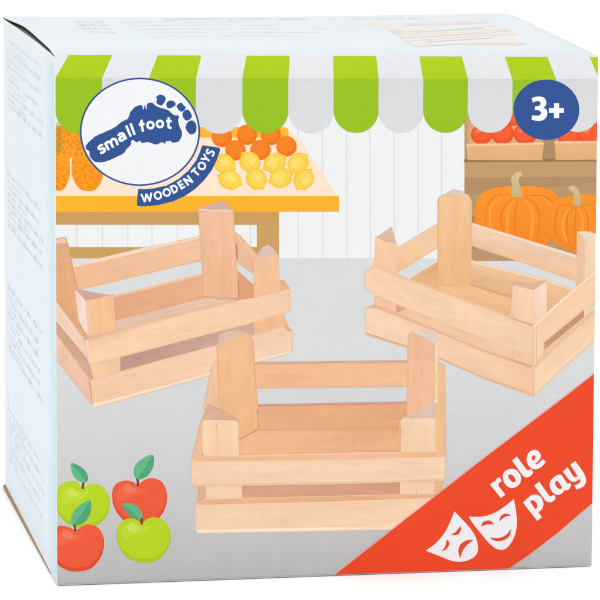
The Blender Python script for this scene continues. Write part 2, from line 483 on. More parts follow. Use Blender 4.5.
# ------------------------------------------------------------------ shelf, tomato boxes, pumpkins
P = Print()
P.poly([(464.5, 108), (603, 108), (603, 261), (475, 261), (470, 259), (464.5, 259)], (186, 148, 106))
P.poly([(470, 108), (600, 108), (600, 160), (470, 160)], (176, 138, 98))
P.poly([(464.5, 177), (603, 176), (603, 182), (464.5, 195)], (178, 140, 98))
P.poly([(464.5, 161), (603, 160), (603, 176.5), (464.5, 177.5)], (195, 154, 108))
P.poly([(464, 159.4), (603, 158.4), (603, 161.4), (464, 162.2)], (154, 116, 80))
P.poly([(464.5, 214), (476, 216), (476, 250), (464.5, 246)], (170, 132, 92))
shelf = P.build('printed_shelf', box)
def tomato_box(pts, back, post, toms):
    P = Print()
    P.poly(back, (216, 172, 126)); P.poly(post, (206, 158, 110), (216, 168, 120), 0)
    bx = P.build('printed_tomato_box', shelf)
    for x, y, rx, ry in toms:
        Q = Print(); Q.poly(ell(x, y, rx, ry), (240, 82, 36)); Q.poly(ell(x - .3, y - 1.2, rx * .8, ry * .72), (243, 94, 48))
        Q.poly(ell(x - rx * .3, y - ry * .35, rx * .3, ry * .2, 16, -.4), (248, 128, 92))
        Q.build('printed_tomato', bx, INKT)
    Q = Print(); Q.poly(pts, (230, 182, 128), (224, 174, 120), 90)
    Q.poly([pts[0], pts[1], (pts[1][0], pts[1][1] + 2.2), (pts[0][0], pts[0][1] + 2.2)], (242, 202, 152))
    Q.build('printed_box_board', bx)
tomato_box([(466.4, 144), (544, 142.4), (542.3, 160.3), (467.8, 160)], [(470, 108), (543, 108), (543, 146), (470, 146)], [(466, 112), (471, 112), (472, 146), (467, 146)],
           [(513, 117, 11, 9), (490, 117, 11, 9), (481.7, 134.5, 10.8, 10), (502.5, 133.5, 11.6, 11), (525.5, 134, 11.8, 11)])
tomato_box([(554.5, 141.4), (603, 141), (603, 159.6), (556, 160)], [(556, 108), (603, 108), (603, 146), (556, 146)], [(556, 112), (560, 112), (560, 146), (556, 146)],
           [(568.5, 137, 11, 10), (590.5, 134.5, 13, 12)])
def pumpkin(outline, ribs, stem, c1=(250, 148, 42), c2=(243, 134, 32)):
    P = Print(); P.poly(smooth(outline, 5), c1, c2, 90)
    for (w_, c_, pts) in ribs: P.stroke(smooth_open(pts, 6), w_, c_, taper=lambda t: 1.0 - .55 * abs(2 * t - 1))
    pk = P.build('printed_pumpkin', shelf, INKT)
    Q = Print(); Q.poly(smooth(stem, 4), (212, 194, 146), (196, 176, 122), 90); Q.build('printed_stalk', pk)
q = lambda pts: zoomed(470, 180, 4.6154, pts)
OR1, OR2 = (230, 124, 30), (252, 158, 58)
pumpkin(q([(28, 110), (60, 58), (130, 34), (215, 28), (300, 30), (370, 45), (412, 85), (430, 140), (428, 210), (395, 265), (345, 296), (250, 280), (120, 240), (30, 215), (22, 165)]),
        [(2.6, OR2, q([(150, 75), (100, 120), (92, 180), (100, 235)])), (1.3, OR1, q([(185, 70), (120, 70), (80, 120), (72, 200)])),
         (3.2, OR2, q([(205, 90), (178, 140), (172, 220), (180, 270)])), (1.7, OR1, q([(200, 82), (155, 130), (145, 190), (160, 250)])),
         (4.0, OR2, q([(250, 90), (285, 140), (288, 210), (280, 270)])), (1.7, OR1, q([(222, 80), (212, 130), (205, 200), (215, 262)])),
         (1.7, OR1, q([(245, 78), (300, 110), (322, 180), (308, 280)])), (2.2, OR2, q([(300, 60), (365, 105), (390, 180), (372, 250)])),
         (1.3, OR1, q([(250, 72), (330, 72), (375, 95), (388, 115)]))],
        q([(192, 70), (195, 20), (190, -5), (205, -30), (232, -38), (240, -22), (226, -5), (230, 30), (242, 70), (218, 78)]))
pumpkin(q([(365, 165), (372, 120), (410, 88), (470, 72), (530, 64), (590, 75), (640, 110), (650, 200), (610, 300), (550, 325), (470, 328), (410, 300), (378, 260)]),
        [(3.0, OR2, q([(470, 125), (435, 170), (430, 230), (450, 290)])), (1.5, OR1, q([(475, 115), (420, 118), (396, 160), (396, 240), (420, 290)])),
         (1.6, OR1, q([(482, 120), (452, 160), (447, 240), (468, 318)])), (3.0, OR2, q([(500, 130), (520, 180), (515, 250), (505, 310)])),
         (1.6, OR1, q([(490, 122), (486, 190), (482, 250), (490, 320)])), (1.5, OR1, q([(505, 118), (538, 150), (545, 230), (530, 310)])),
         (1.2, OR1, q([(510, 112), (560, 120), (580, 170), (575, 250)]))],
        q([(475, 112), (480, 70), (470, 52), (456, 45), (458, 30), (476, 26), (500, 44), (507, 72), (513, 112), (494, 119)]))
# chips worn into the printed edge
P = Print(); z = nextz([(578, 165), (595, 212)])
for i in range(26):
    x, y = 586 + random.uniform(-4.5, 4.5), 170 + i * 1.5
    P.poly(ell(x, y, random.uniform(.2, .55), random.uniform(.2, .5), 6), (206, 176, 142), z=z)
P.build('worn_flecks', shelf)

# ------------------------------------------------------------------ awning
P = Print()
up = [50, 69.7, 113.4, 158.7, 202, 247.3, 290, 333.3, 376, 419, 461, 504, 546, 588, 632]
lo = [12, 55.5, 102, 149, 196, 242.5, 288.5, 333.8, 378.7, 423.3, 468, 512.5, 556, 599, 643]
GR_U, GR_L, WH_U, WH_L = (176, 208, 28), (152, 194, 32), (233, 234, 237), (215, 217, 219)
awn = None
def yf(x): return 78 + (x - 55) / 540 * 1.6
def yt(x): return 53.0
P.poly([(50, 50), (603, 50), (603, 80), (50, 78)], WH_U, (229, 230, 233), 90)
awning = P.build('printed_awning', box)
for i in range(len(up) - 1):
    green = i % 2 == 1
    P = Print()
    a, b_ = lo[i], lo[i + 1]
    if i == 0: continue
    if green: P.poly([(up[i], yt(0)), (up[i + 1], yt(0)), (b_, yf(b_)), (a, yf(a))], GR_U, (172, 205, 28), 90)
    cx, r = (a + b_) / 2, (b_ - a) / 2
    pts = [(a, yf(a)), (b_, yf(b_)), (b_ + .2, 110.5)] + [(cx + r * math.cos(t), 110.5 + r * math.sin(t) * 1.0) for t in [math.pi * k / 24 for k in range(1, 24)]] + [(a - .2, 110.5)]
    P.poly(pts, GR_L if green else WH_L, (150, 192, 30) if green else (219, 220, 222), 90)
    P.build('printed_stripe', awning)

# ------------------------------------------------------------------ wooden crates on the front
PK = (206, 168, 152)        # mauve end grain
class Crate:
    def __init__(s, name='printed_crate'):
        s.o = None; s.name = name
    def part(s, name, *shapes):
        P = Print()
        for n_, sh in enumerate(shapes):
            pts, c, c2, ang, grain = (list(sh) + [None] * 5)[:5]
            tint = lambda q_: None if q_ is None else tuple(min(254, a_ * .92 + b_) for a_, b_ in zip(q_, (242 * .08 - 1, 205 * .08 - 1, 180 * .08)))
            c, c2 = tint(c), tint(c2)
            P.poly(pts, c, c2, ang, grain)
            # soft edge shading painted into the colour of the printed boards
            if n_ == 0 and name not in ('x', 'printed_floor_board'):
                e2 = c2 or c
                mid_ = tuple((a_ + b_) / 2 for a_, b_ in zip(c, e2))
                for w_, k_ in ((1.6, .988), (.7, .975)):
                    P.stroke(pts, w_, tuple(q_ * v_ for q_, v_ in zip(mid_, (k_, k_ * .992, k_ * .98))), True)
        o = P.build(name if s.o else s.name, s.o or box, WOOD)
        if not s.o: s.o = o
        return o
    def line(s, pts, w_, c, name='seam'):
        P = Print(); P.stroke(pts, w_, c); return P.build(name, s.o, WOOD)
def shadow(pts_list, name='printed_shadow'):
    P = Print()
    for pts, c in pts_list: P.poly(smooth(pts, 4), c)
    return P.build(name, box, FLOORP)

# left crate
k = Crate()
k.part('x', ([(84, 342), (113, 318), (205, 295.5), (240, 299), (182, 315)], (226, 188, 170), (236, 198, 172), 0, -14))
k.o['label'] = 'printed crate on the left, in front of the table'
k.part('printed_slat', ([(108, 298.6), (204, 274), (207.5, 296.6), (116, 320)], (222, 164, 122), (232, 176, 136), 0, -14),
       ([(108, 297.2), (204, 272.7), (204, 275), (108, 299.2)], (240, 196, 158), None, None, -14))
k.part('printed_slat', ([(68, 267), (204, 235.6), (207, 259), (74, 290.8)], (236, 184, 142), (240, 194, 156), 0, -13),
       ([(70, 265.5), (152, 245.6), (180, 241), (204, 234.6), (204, 237.6), (71, 268.6)], (248, 216, 192), None, None, -13))
k.part('printed_slat', ([(50, 292), (57, 299), (86, 339), (88, 343), (88.8, 364.5), (50, 316)], (240, 208, 186), (238, 202, 184), 0, 52),
       ([(50, 288), (60, 300), (90, 337), (86, 342), (57, 303)], (222, 170, 130), None, None, 52))
k.part('printed_slat', ([(50, 315), (89, 363), (97, 380), (88, 382), (50, 334)], (206, 154, 128), (214, 166, 138), 0, 52))
k.part('printed_slat', ([(50, 328), (58, 337), (89.5, 380), (92, 404.5), (56, 359), (50, 350)], (240, 198, 168), (236, 190, 166), 0, 52))
k.part('printed_corner_post', ([(50, 246), (57.5, 239), (65.5, 237.3), (68.5, 248), (77, 290), (86, 320), (87, 336), (74, 322), (58, 301), (50, 294)], (230, 172, 126), (222, 160, 112), 60, 80),
       ([(50, 246), (57.5, 239), (65.5, 237.3), (67, 243), (58, 243.5)], (232, 196, 172)))
k.part('printed_corner_post', ([(88, 360), (120.6, 352), (120.6, 371.5), (95, 382)], (246, 202, 160), (244, 196, 152), 0, 85))
k.part('printed_floor_board', ([(120.4, 355), (180, 337.5), (255, 319), (255.3, 338), (180, 358), (120.4, 374)], (190, 146, 130), (206, 168, 152), 0, -14))
k.part('printed_corner_post', ([(254.5, 318), (281, 309), (287, 325), (283, 330), (255.5, 340)], (240, 188, 142), None, None, 85))
k.part('printed_slat', ([(94.4, 379.6), (180, 355.8), (256, 335.6), (287, 325.8), (292.3, 331.5), (292.3, 350.5), (290, 353), (253.4, 363), (170, 386.4), (95, 407.3), (90.5, 401), (88.6, 381.5)], (246, 202, 164), (246, 208, 180), 0, -14),
       ([(92.5, 404.2), (170, 384), (253, 360.8), (291.5, 350.5), (290, 353), (253.4, 363), (170, 386.4), (95, 407.3)], (252, 226, 196), None, None, -14),
       ([(88.6, 381.5), (90.3, 381), (93, 404.8), (91, 402.5)], (216, 168, 140)),
       ([(283, 327), (287, 325.6), (292, 331), (289, 331.6)], (226, 168, 118)))
k.part('printed_slat', ([(85.8, 341), (180, 313.8), (289, 288.4), (290.2, 291), (290.2, 310.8), (253, 322.2), (180, 341), (91, 364.6), (88.6, 362)], (250, 208, 166), (247, 206, 172), 0, -14),
       ([(85.8, 340.2), (180, 313), (281, 288.5), (289.3, 288.2), (180, 315.6), (86, 343)], (240, 190, 152), None, None, -14),
       ([(85.8, 341), (88, 340.4), (91.5, 364.2), (89, 363.5)], (244, 212, 188)))
k.part('printed_slat', ([(232, 231), (240, 236), (258, 256), (256, 275.6), (234, 259.6)], (238, 186, 150), None, None, 50))
k.part('printed_slat', ([(234, 268), (256, 288.4), (256, 297), (236, 300)], (224, 158, 114), None, None, 45))
k.part('printed_corner_post', ([(198.6, 209.5), (201, 207.5), (223, 201.5), (233, 211), (236, 262), (238.4, 298.8), (222, 299), (204.7, 297), (201, 240)], (242, 192, 156), (238, 182, 140), 90, 88),
       ([(199.2, 208.6), (223.5, 201.4), (233, 211), (226, 209), (205, 209.6)], (209, 174, 160)))
k.line([(236.6, 244), (237.3, 260)], .9, (186, 122, 84)); k.line([(238.3, 281), (238.9, 298)], .9, (190, 128, 90)); k.line([(204.6, 296.4), (222, 298.2), (238, 298.8)], .8, (214, 160, 126))
k.line([(199.2, 209.4), (215, 210.4), (232.8, 211.4)], .9, (248, 216, 192))
k.part('printed_corner_post', ([(280, 280.5), (284, 281.5), (289.4, 288.4), (280, 291)], (230, 178, 134)),
       ([(254.5, 258), (256, 256), (278.3, 254.5), (278.6, 258), (280.4, 292), (253.6, 299)], (245, 196, 154), (243, 190, 146), 90, 88),
       ([(254.2, 258.5), (262, 248), (267.5, 244.3), (273, 248), (278.4, 255.5), (268, 256)], (218, 190, 178)))
k.part('printed_corner_post', ([(85, 300.5), (98, 297.6), (112.8, 294.8), (114, 312), (115.4, 330.3), (88, 336.6)], (246, 200, 152), (244, 194, 146), 90, 86),
       ([(97, 297.8), (112.8, 294.8), (115.4, 330.3), (99, 334)], (243, 192, 142), None, None, 86),
       ([(75, 290.5), (77, 290.5), (85.2, 300.5), (88.4, 336), (84, 331), (78.4, 320)], (244, 220, 204), None, None, 80),
       ([(75, 289.6), (82, 290.4), (109, 295.6), (86, 301)], (203, 164, 152)))

# right crate
k = Crate()
k.part('x', ([(420, 293), (438, 284.6), (470, 283), (513, 297), (546, 300), (515, 330), (470, 312)], (242, 194, 142), (238, 186, 136), 0, 18))
k.o['label'] = 'printed crate on the right, in front of the pumpkins'
k.part('printed_slat', ([(393, 250.4), (441, 223), (441, 245.4), (393, 275)], (244, 202, 160), (240, 194, 148), 90, -30),
       ([(394, 249), (441, 221), (441, 224), (396, 251)], (238, 200, 176), None, None, -30))
k.part('printed_slat', ([(404, 283), (442, 260), (442, 285.2), (428, 291.5)], (234, 184, 134), (230, 176, 124), 0, -32))
k.part('printed_slat', ([(466, 221.6), (582, 257.4), (582, 283), (524, 262.6), (466, 243.4)], (240, 206, 182), (240, 190, 144), 106, 17),
       ([(468, 221.6), (580, 256.2), (580, 258.8), (468, 224)], (248, 220, 198), None, None, 17))
k.part('printed_slat', ([(466, 260), (546, 279.7), (582, 293.4), (566, 306), (546, 318), (513, 298), (466, 283.6)], (240, 196, 150), (226, 170, 122), 106, 17),
       ([(471, 260.6), (546, 279), (577, 291), (577, 292.6), (546, 281.2), (471, 262.6)], (246, 214, 184), None, None, 17))
k.line([(471, 284.6), (513, 297.6)], .8, (206, 152, 108)); k.line([(437.6, 263), (438.2, 285)], .9, (190, 136, 96)); k.line([(470.9, 262), (470.4, 283)], .9, (190, 136, 96))
k.part('printed_corner_post', ([(438.4, 199.6), (442, 195.5), (468, 195), (471.6, 200.8), (471.4, 240), (469.8, 283.4), (454, 284.6), (438.2, 285.4)], (243, 196, 148), (236, 182, 126), 90, 89),
       ([(441, 196.2), (453.4, 189), (462, 191), (469.4, 196), (455, 195.2)], (222, 202, 188)))
k.part('printed_corner_post', ([(376, 236.8), (396.2, 243), (398.2, 279.6), (374.8, 268.6)], (249, 206, 168), (247, 198, 156), 90, 86),
       ([(376, 237.4), (391.8, 226.6), (396.4, 243.6), (386, 242)], (216, 182, 162)))
k.part('printed_corner_post', ([(374.4, 292), (396, 302), (396.3, 314), (375.4, 306)], (246, 196, 160), None, None, 86))
k.part('printed_floor_board', ([(396, 302.5), (500, 342), (510, 347), (510, 359), (485, 350.8), (396.2, 314.2)], (238, 194, 152), (242, 200, 164), 0, 20),
       ([(396, 302.8), (408, 307.5), (396.6, 313.6)], (214, 160, 114)))
k.part('printed_corner_post', ([(508.6, 343), (532, 348), (545, 352), (538, 372), (509, 361)], (246, 196, 154), None, None, 86))
k.part('printed_slat', ([(365.8, 308.6), (374, 304.4), (396, 313), (485, 350.3), (532.8, 367.6), (533.4, 396), (485, 379), (430, 354.5), (366, 334.4)], (250, 214, 182), (242, 198, 160), 0, 20),
       ([(365.8, 308.6), (374, 304.4), (396, 312.6), (485, 349.8), (532.8, 367), (532.8, 369), (485, 352.4), (420, 325.4), (376, 308)], (230, 180, 140), None, None, 20),
       ([(366, 332.6), (430, 353), (485, 377.4), (533.4, 394.4), (533.4, 396), (485, 379), (430, 354.9), (366, 334.6)], (222, 178, 144), None, None, 20))
k.part('printed_slat', ([(365.8, 272.4), (374.5, 264.5), (398, 275.4), (470, 302), (533, 326.2), (533.4, 357), (508.6, 347.4), (470, 333), (396, 303.6), (366, 289.6)], (249, 210, 174), (246, 208, 172), 0, 20),
       ([(366, 272.4), (374.5, 264), (398, 274.8), (470, 301), (533, 325.4), (533, 327.4), (470, 303.6), (398, 277.4), (376, 268)], (243, 198, 158), None, None, 20))
k.part('printed_corner_post', ([(577.8, 231.4), (586, 231.6), (597, 234), (597, 300), (584, 318), (576.5, 291)], (246, 218, 186), (242, 204, 164), 90, 88),
       ([(577.8, 231.4), (585.4, 240), (585, 280), (576, 291), (576.8, 260)], (238, 194, 158), None, None, 88),
       ([(577.8, 231.4), (597, 234), (597, 240), (586.5, 240)], (242, 222, 204)))
k.part('printed_floor_board', ([(543, 341), (584, 308), (584, 319), (543.6, 353)], (202, 150, 112), (196, 144, 104), 0, -38))
k.part('printed_slat', ([(532.8, 367.6), (543, 352), (584, 318), (597, 308), (597, 337.6), (565, 366), (533.4, 396)], (249, 214, 178), (246, 208, 170), 0, -39),
       ([(532.8, 367.6), (543, 352), (584, 317.6), (597, 307.6), (597, 311.4), (570, 335), (533, 370)], (240, 192, 148), None, None, -39))
k.part('printed_slat', ([(533, 326.4), (562, 300), (597, 271), (597, 298.6), (583.9, 309), (543.7, 342), (543.8, 352.4), (533.4, 367.4)], (249, 212, 174), (247, 208, 168), 0, -39),
       ([(533, 325), (562, 298.6), (597, 269), (597, 272.4), (562, 302), (533, 328.6)], (250, 222, 190), None, None, -39))
k.line([(533.6, 367.6), (544.2, 352.2)], 2.0, (243, 199, 160))
k.line([(533.2, 327), (533.8, 395)], 1.2, (238, 190, 150)); k.line([(536.4, 326), (536.6, 366)], .7, (232, 186, 148))
k.part('printed_corner_post', ([(513.2, 285), (533, 289.5), (533.2, 325), (510.6, 317.6)], (248, 210, 178), (245, 202, 166), 90, 88),
       ([(533, 289.5), (547, 280.6), (546.8, 312.6), (533.2, 325)], (249, 218, 198), (246, 208, 180), 90, 88),
       ([(513.2, 285), (515, 281.5), (530, 283.4), (547.4, 280.4), (533, 290.2)], (222, 180, 150)))
k.line([(510.8, 317.6), (533.3, 325.4)], .9, (216, 160, 116)); k.line([(509, 358.4), (532, 366.6)], .8, (222, 164, 118))

# front crate
k = Crate()
k.part('x', ([(237, 440), (258.7, 428.8), (401, 427), (408, 430), (408, 458), (236, 459)], (238, 184, 142), (233, 174, 130), 0, -2))
k.o['label'] = 'printed crate in front, seen square on'
k.part('printed_slat', ([(250, 363), (412, 361), (412.5, 386), (252, 388)], (240, 184, 144), (242, 189, 148), 0, -1),
       ([(255, 362.4), (408, 360.4), (408, 362.6), (255, 364.6)], (212, 164, 142), None, None, -1))
k.part('printed_slat', ([(253, 405.5), (412, 402.4), (412, 427.6), (254, 429.8)], (232, 173, 130), (228, 166, 121), 0, -1),
       ([(257.4, 404.6), (408, 401.6), (408, 404.2), (257.4, 407.4)], (214, 152, 130), None, None, -1))
k.part('printed_slat', ([(212.4, 367), (216, 362.4), (220.4, 362), (222, 413), (204, 409)], (242, 200, 166), (238, 188, 150), 90, 84))
k.line([(219.6, 385), (220.4, 410)], .8, (204, 150, 118))
k.part('printed_slat', ([(201, 422.6), (208.4, 404.5), (232, 418), (240, 440), (239, 458), (191.8, 461.6)], (238, 190, 150), None, None, 80))
k.part('printed_corner_post', ([(217.4, 346), (221, 340), (246, 332.3), (250, 336), (252.6, 341.5), (258.8, 428.8), (238.8, 439.8), (237.4, 420), (219.6, 411)], (242, 192, 146), (237, 182, 130), 90, 88),
       ([(217.4, 346.4), (219.6, 334), (236, 329), (247, 332.6), (232, 338)], (220, 184, 168)))
k.line([(257.6, 410), (258.6, 429)], .8, (200, 140, 104)); k.line([(238.8, 439.8), (258.7, 429.2)], .9, (206, 146, 106)); k.line([(252.7, 343), (255.6, 388)], .7, (222, 166, 126))
k.part('printed_corner_post', ([(202.2, 420.5), (208.4, 404.6), (218, 409), (238, 420), (237, 423.4)], (222, 178, 154), (216, 168, 142), 0, 0),
       ([(202.2, 421.4), (204, 420.4), (237, 420.6), (238, 424), (239.2, 456.6), (202.6, 457.8)], (249, 214, 172), (247, 206, 164), 90, 89))
k.line([(216.6, 424), (217.8, 440), (217, 455)], .6, (226, 176, 136)); k.line([(203, 454), (203, 458)], 1.0, (160, 104, 72))
k.part('printed_slat', ([(436, 361), (444.6, 365), (445.4, 458), (432, 458), (433, 400)], (242, 196, 150), (240, 190, 140), 90, 89))
k.part('printed_corner_post', ([(408.6, 336), (411.6, 331.4), (424, 336), (435.2, 343.6), (435.4, 402), (407.6, 420)], (241, 188, 148), (240, 190, 150), 90, 88),
       ([(411.4, 331.6), (416, 330), (434, 330), (438.2, 342), (435, 344), (424, 337)], (224, 208, 198)),
       ([(435, 344), (438.2, 342), (437.8, 402), (435, 404)], (248, 214, 180)))
k.part('printed_corner_post', ([(400.4, 422), (403.4, 418), (435, 417.8), (435.4, 452.6), (400, 453.6)], (249, 216, 180), (247, 208, 168), 90, 89),
       ([(401.8, 418.8), (419, 410), (435, 400), (435.2, 418.4)], (222, 192, 174)))
k.line([(400.4, 453), (400.6, 425)], .7, (226, 174, 132)); k.line([(400, 452.8), (435.4, 452)], .9, (222, 164, 118))
k.part('printed_floor_board', ([(198, 485), (442, 480), (442, 495), (432, 497), (200, 504)], (216, 164, 130), (208, 154, 118), 0, -1))
k.part('printed_corner_post', ([(199.6, 486.4), (206.4, 486), (206.4, 501), (197, 503.6)], (232, 178, 140)),
       ([(206, 486.2), (241.8, 485.8), (242, 501), (206, 502)], (248, 210, 174), None, None, 3))
k.part('printed_corner_post', ([(434, 481), (443, 480), (441.4, 492), (434.4, 496)], (236, 182, 134)),
       ([(400, 481.6), (434.4, 480.8), (434.6, 495.4), (400, 496)], (248, 208, 174), None, None, 3))
k.line([(416.8, 489), (417, 495.6)], .6, (226, 150, 100))
k.part('printed_slat', ([(196.4, 504.4), (206, 500), (432.8, 494.4), (442, 491.4), (443, 528), (330, 530.4), (197.4, 533), (195.8, 528)], (246, 210, 176), (250, 214, 178), 0, -1),
       ([(196.2, 505), (206, 499.8), (432.8, 494), (440, 492.6), (432, 498), (330, 501.8), (200, 505.2)], (236, 178, 134), None, None, -1),
       ([(196, 530), (330, 527.4), (442, 525.4), (442, 528.4), (330, 530.6), (197.4, 533.2)], (254, 232, 204), None, None, -1))
k.part('printed_slat', ([(192, 461.4), (202, 456.6), (435, 451.6), (445.2, 457), (444.6, 480.2), (330, 483.8), (192, 486), (191.4, 482)], (247, 210, 180), (247, 212, 178), 0, -1),
       ([(192, 461.8), (202.6, 456.4), (240, 456.8), (400, 453), (435, 451.8), (445.2, 456.8), (330, 460.2)], (243, 188, 142), None, None, -1),
       ([(191.6, 484.6), (330, 482.4), (444.8, 479), (444.6, 480.4), (330, 484), (192, 486.2)], (240, 196, 160), None, None, -1))

# ------------------------------------------------------------------ apples
def apple(outline, base, dark, hi, stem, leaf, midrib, label):
    P = Print(); P.poly(smooth(outline, 5), base)
    cx = sum(p[0] for p in outline) / len(outline); cy = sum(p[1] for p in outline) / len(outline)
    low_ = max(p[1] for p in outline)
    P.poly(smooth(outline, 5), dark)
    P.poly(smooth([(cx + (x - cx) * .965, cy + (y - cy) * .93 - 2.2) for x, y in outline], 5), base)
    wx = max(p[0] for p in outline) - min(p[0] for p in outline); hy = low_ - min(p[1] for p in outline)
    P.poly(smooth([(cx - wx * .40, cy - hy * .12), (cx - wx * .27, cy - hy * .33), (cx - wx * .10, cy - hy * .27), (cx - wx * .02, cy - hy * .20), (cx + wx * .12, cy - hy * .24),
                   (cx + wx * .02, cy - hy * .10), (cx - wx * .18, cy - hy * .04), (cx - wx * .34, cy + hy * .06)], 4), hi[0])
    P.poly(smooth([(cx - wx * .30, cy - hy * .20), (cx - wx * .22, cy - hy * .32), (cx - wx * .15, cy - hy * .27), (cx - wx * .05, cy - hy * .17), (cx - wx * .20, cy - hy * .12)], 4), hi[1])
    a = P.build('printed_apple', box, INKT)
    Q = Print(); Q.stroke(smooth_open(stem, 4), 2.4, (118, 66, 44)); Q.build('printed_stem', a)
    Q = Print(); Q.poly(smooth(leaf, 5), (96, 184, 134))
    Q.poly(smooth(midrib, 3), (82, 164, 116)); Q.build('printed_leaf', a); a['label'] = label
z5 = lambda pts: zoomed(50, 450, 4.6154, pts)
AL = iter(('printed green apple behind, cut by the left edge', 'printed red apple in front, cut by the left edge', 'printed red apple behind the whole green one', 'whole printed green apple in front'))
G = ((184, 214, 34), (170, 203, 26), ((194, 219, 56), (209, 225, 84)))
Rr = ((237, 92, 58), (226, 76, 46), ((239, 103, 70), (242, 120, 92)))
def ap(c, o, st, lf, mr): apple(z5(o), c[0], c[1], c[2], z5(st), z5(lf), z5(mr), next(AL))
ap(G, [(152, 180), (175, 168), (215, 163), (255, 185), (277, 235), (265, 300), (225, 345), (175, 358), (130, 360), (85, 345), (40, 300), (28, 240), (35, 180), (75, 150), (120, 152)],
   [(151, 182), (153, 160), (158, 144)], [(100, 62), (150, 85), (175, 122), (168, 150), (135, 147), (108, 122), (98, 90)], [(100, 62), (150, 85), (175, 122), (168, 150), (140, 115)])
ap(Rr, [(118, 378), (150, 358), (190, 350), (232, 372), (250, 425), (238, 490), (195, 545), (145, 562), (85, 560), (30, 525), (5, 460), (5, 390), (35, 358), (85, 362)],
   [(116, 378), (115, 358), (108, 342)], [(186, 235), (187, 290), (160, 335), (112, 348), (96, 330), (104, 295), (135, 258)], [(186, 235), (187, 290), (160, 335), (112, 348), (150, 292)])
ap(Rr, [(404, 168), (435, 145), (475, 135), (522, 155), (541, 215), (528, 280), (490, 330), (450, 345), (400, 345), (345, 330), (300, 275), (286, 210), (300, 165), (345, 147), (385, 155)],
   [(405, 168), (406, 148), (400, 128)], [(475, 25), (478, 75), (450, 122), (408, 136), (388, 118), (392, 75), (430, 40)], [(475, 25), (478, 75), (450, 122), (408, 136), (440, 80)])
ap(G, [(424, 345), (450, 325), (490, 317), (535, 338), (558, 390), (548, 450), (505, 505), (455, 522), (410, 520), (355, 498), (318, 445), (308, 390), (322, 342), (365, 322), (400, 330)],
   [(423, 346), (424, 325), (418, 308)], [(335, 252), (380, 250), (415, 275), (427, 305), (412, 324), (375, 312), (348, 282)], [(335, 252), (348, 282), (375, 312), (412, 324), (380, 288)])

